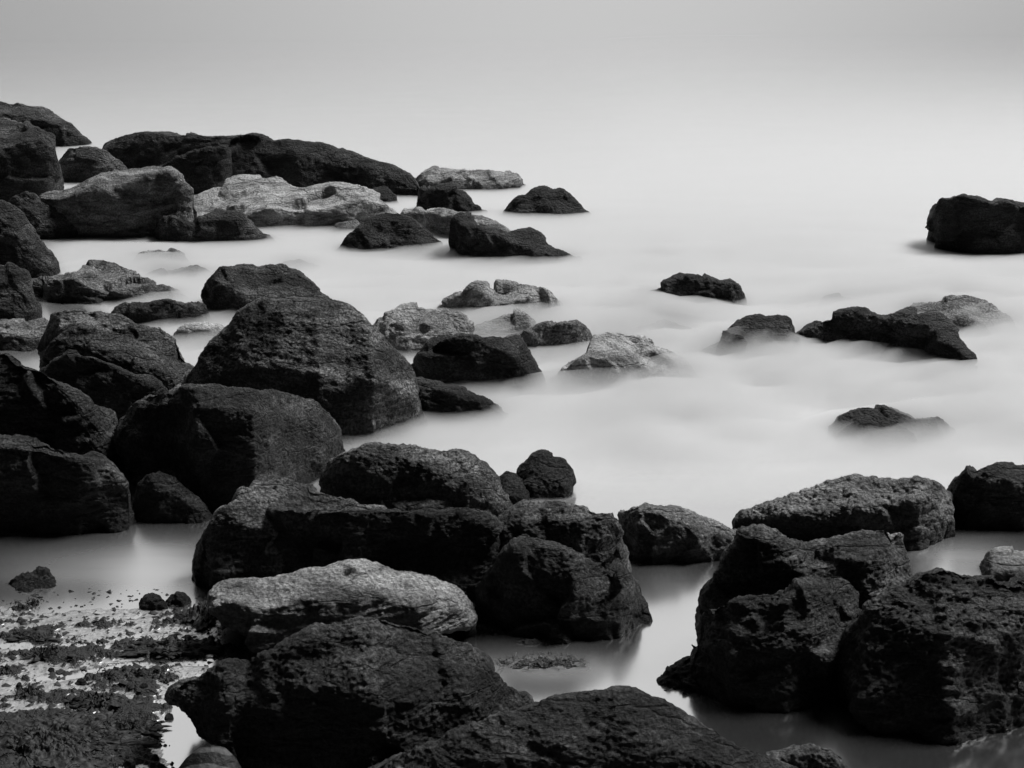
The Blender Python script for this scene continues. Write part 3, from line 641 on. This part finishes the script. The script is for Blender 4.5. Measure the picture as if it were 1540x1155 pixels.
def clump(label, cx, cy, wpx, hpx, hm, count=60, mat=None, name='seaweed_clump', ln=.05, group='seaweed clumps on the wet sand', zbase=None):
    _seed[0] += 5; rng = np.random.default_rng(_seed[0])
    X, Y = on_level(cx, cy); X, Y = float(X), float(Y)
    rx = wpx / 2 / F * Y / CP
    Y1 = float(on_level(cx, cy - hpx / 2)[1]); ry = max(.02, (Y1 - Y) * .9)
    z0 = ground_z(X, Y) if zbase is None else zbase
    nr, na = (26, 110) if wpx < 200 else (90, 260)
    P = []
    for i in range(nr + 1):
        r = i / nr
        for j in range(na):
            a = 2 * math.pi * j / na
            P.append((r * math.cos(a), r * math.sin(a), 0))
    P = np.array(P); rr_ = np.hypot(P[:, 0], P[:, 1]); off = rng.uniform(-30, 30, 3)
    edge = 1 + .9 * fbm(P * 2.4 + off, 4, _seed[0], .6)
    V = np.stack([X + P[:, 0] * rx * edge, Y + P[:, 1] * ry * edge, np.zeros(len(P))], 1)
    fq = float(np.clip(4 / rx, 14, 45)) if wpx < 200 else 20.0
    zz = (1 - rr_ ** 2) * (.35 + 1.0 * np.abs(fbm(V * fq + off, 4, _seed[0], .6))) + .22 * fbm(V * 60 + off, 3, 4, .6) * (1 - rr_ ** 3)
    V[:, 2] = z0 - .015 + hm * zz
    Q = quad_grid(nr + 1, na, True)
    from math import hypot
    def zf(x, y):
        r = hypot((x - X) / rx, (y - Y) / ry); return z0 + hm * max(0, .7 * (1 - r * r))
    sv, sq = strands(rng, X, Y, rx, ry, zf, max(4, count // 6), ln)
    Vv = np.concatenate([V, np.array(sv)]); Qq = np.concatenate([Q, np.array(sq) + len(V)])
    o = link_mesh(name, Vv, Qq, mat or wm_, (X, Y, z0))
    return tag(o, label, 'seaweed', group)
for args in [
    ('small ragged seaweed clump at the left edge below the weedy stone', 32, 916, 52, 16, .05),
    ('dark seaweed tuft touching the right end of the small ragged clump', 52, 908, 22, 12, .05),
    ('long dark bank of seaweed running right to the undercut slab', 255, 980, 150, 26, .05, 220),
    ('dark seaweed heap at the right end of the long bank under the slab', 335, 975, 60, 20, .05, 90),
    ('tangled seaweed under the left corner of the bleached foreground slab', 312, 930, 70, 34, .08, 160),
    ('thin mat of seaweed at the left edge between two pools', 50, 958, 110, 14, .02, 90),
    ('low seaweed lump in the middle of the sand flat', 120, 966, 40, 12, .03, 50),
    ('dark knobbly seaweed heap standing left of the pool', 76, 988, 70, 24, .06, 90),
    ('seaweed scrap at the left edge below the knobbly heap', 8, 1010, 50, 20, .05, 60),
    ('spread of seaweed trailing off the right of the knobbly heap', 122, 996, 60, 14, .03, 70),
    ('slanting ridge of matted seaweed in the middle of the flat', 192, 1016, 110, 30, .05, 220),
    ('seaweed bunch right of the slanting ridge beside the ridged boulder', 250, 1020, 50, 20, .04, 70),
    ('rounded seaweed heap at the left above the big corner mass', 44, 1046, 46, 26, .06, 80),
    ('seaweed hump between the slanting ridge and the big corner mass', 150, 1062, 90, 26, .06, 160),
    ('broad rubble-strewn mass of seaweed filling the lower left corner', 70, 1128, 300, 90, .055, 600),
    ('seaweed spit reaching into the lower left pool', 195, 1098, 110, 30, .05, 200),
]: clump(*args)
pale_w = rock_mat('pale_weed', .04, .20, .45, rough=.5, tide=0, grain=.6)
clump('pale weed mat floating in the channel by the ridged boulder', 812, 998, 150, 24, .05, 420, pale_w, group='weed mats in the channel', zbase=0.0)
clump('thin raft of weed at the foot of the blocky dark rock', 740, 948, 90, 10, .02, 120, group='weed mats in the channel', zbase=0.0)

# ------------------------------------------------------------------ stones lying on the sand
def stone(label, cx, by, wpx, hpx, mat, group='stones on the wet sand'):
    X, Y = on_level(cx, by); z = ground_z(float(X), float(Y))
    top = [(cx + wpx * (f - .5), by - hpx * v) for f, v in ((0, .1), (.08, .45), (.28, .88), (.5, 1), (.72, .9), (.92, .5), (1, .1))]
    return rock('stone', label, top, by, None, at=40, af=70, mat=mat, cat='stone', group=group, z0=z, sink=.04, rough=.6, facet=1.3, res=1.4)
for a in [
    ('black jagged stone, left of the pair at the pool edge', 229, 918, 46, 24, 'black'),
    ('black rough stone, right of the pair at the pool edge', 267, 912, 40, 20, 'black'),
    ('round pale pebble among weed by the bleached foreground slab', 289, 930, 15, 12, 'mid'),
    ('dark flat stone just left of the round pale pebble', 270, 934, 24, 10, 'dark'),
    ('dark stone alone above the long seaweed bank', 259, 964, 20, 9, 'black'),
    ('black stone in the sand above the seaweed hump', 122, 1030, 16, 9, 'black'),
    ('little black stone near the left edge above the rounded heap', 29, 1038, 10, 11, 'black'),
    ('pale rounded pebble on top of the seaweed spit', 166, 1090, 18, 10, 'pale'),
    ('grey angular stone half buried in the corner seaweed', 160, 1112, 36, 20, 'mid'),
    ('small grey pebble at the bottom edge in the corner seaweed', 195, 1150, 16, 8, 'mid'),
    ('tiny dark stone standing in the still lower left pool', 254, 1083, 12, 8, 'dark'),
    ('tiny dark stone in the sand near the slanting ridge', 216, 1035, 12, 9, 'black'),
    ('small dark stone at the left end of the diagonal pool', 77, 1012, 12, 8, 'black'),
    ('dark stone in the right channel weed under the boulders', 1050, 1032, 34, 14, 'dark'),
    ('low pale stone awash beside the weed raft in the channel', 795, 970, 46, 8, 'mid'),
]: stone(*a)
# crumbs of weed and grit
rng = np.random.default_rng(5); V, Q = [], []
for _ in range(900):
    cx_, cy_ = rng.uniform(-20, 340), rng.uniform(885, 1150)
    if blob(cx_, cy_, 278, 1100, 44, 66) > .35: continue
    X, Y = on_level(cx_, cy_); X, Y = float(X), float(Y); z = ground_z(X, Y); r = .004 + .011 * rng.random() ** 3
    bse = len(V); dirs = rng.normal(size=(6, 3)) * .35
    pts = np.array([(1, 0, 0), (0, 1, 0), (-1, 0, 0), (0, -1, 0), (0, 0, 1), (0, 0, -1)]) + dirs
    V += [tuple(np.array((X, Y, z)) + p * r * np.array((1.6, 1.3, .8))) for p in pts]
    Q += [(bse + a_, bse + b_, bse + 4, bse + 4) for a_, b_ in ((0, 1), (1, 2), (2, 3), (3, 0))]
T_ = [(q[0], q[1], q[2]) for q in Q]
deb = link_mesh('debris', V, np.zeros((0, 4), int), wm_, tris=T_)
tag(deb, 'dark crumbs of weed and grit scattered over the wet sand', 'debris', kind='stuff')

# ------------------------------------------------------------------ mist lying on the sea
ys = np.concatenate([np.linspace(6.2, 30, 150), np.geomspace(31, 160, 20)])
G = plan_grid(ys, 110, -.95, .95); n, m = G.shape[:2]
gx, gy = px_of(G[:, :, 0].ravel(), G[:, :, 1].ravel())
Pm = G.reshape(-1, 3).copy()
far_ = np.clip((gy + 10) / 390, 0, 1) ** 3.4
hm = .09 * smooth((770 - gy) / 150) * far_
hm += .07 * blob(gx, gy, 1440, 470, 160, 32) + .08 * blob(gx, gy, 960, 490, 110, 20) + .07 * blob(gx, gy, 240, 400, 80, 18) + .06 * blob(gx, gy, 740, 475, 140, 34) + .045 * blob(gx, gy, 960, 575, 120, 24) + .04 * blob(gx, gy, 1140, 530, 90, 22) + .03 * blob(gx, gy, 1040, 452, 90, 16) + .03 * blob(gx, gy, 640, 340, 240, 40) + .025 * blob(gx, gy, 1330, 640, 110, 22) + .06 * blob(gx, gy, 810, 728, 70, 16)
hm *= 1 - .85 * blob(gx, gy, 1500, 375, 140, 30)
hm *= 1 - .8 * blob(gx, gy, 180, 362, 200, 12)
hm *= 1 + .5 * smooth((gx - 820) / 200)
hm *= smooth((gx - 330 + (700 - gy) * .9) / 120)
hm *= 1 + .95 * (1 - .95 * smooth((Pm[:, 1] - 9) / 9)) * fbm(Pm * np.array([.8, 2.0, 1]), 4, 77, .65)
hm = np.maximum(hm, 0) - .0003
top_ = Pm.copy(); top_[:, 2] = hm
bot_ = Pm.copy(); bot_[:, 2] = -.08
ring = np.concatenate([np.arange(m), np.arange(1, n) * m + m - 1, (n - 1) * m + np.arange(m - 2, -1, -1), np.arange(n - 2, 0, -1) * m])
side = np.stack([ring, np.roll(ring, -1), np.roll(ring, -1) + n * m, ring + n * m], 1)
q = quad_grid(n, m)
mm = bpy.data.materials.new('mist'); mm.use_nodes = True; N, L = mm.node_tree.nodes, mm.node_tree.links
N.remove(N['Principled BSDF'])
pv = N.new('ShaderNodeVolumePrincipled'); pv.inputs['Color'].default_value = g(.91); pv.inputs['Density'].default_value = 8.0; pv.inputs['Anisotropy'].default_value = .32
L.new(pv.outputs[0], N['Material Output'].inputs['Volume'])
mist = link_mesh('sea_mist', np.concatenate([top_, bot_]), np.concatenate([q, q[:, ::-1] + n * m, side[:, ::-1]]), mm)
if mist.data.polygons[5].normal.z < 0: mist.data.flip_normals()
tag(mist, 'low white mist lying on the sea around the rocks', 'mist', kind='stuff')
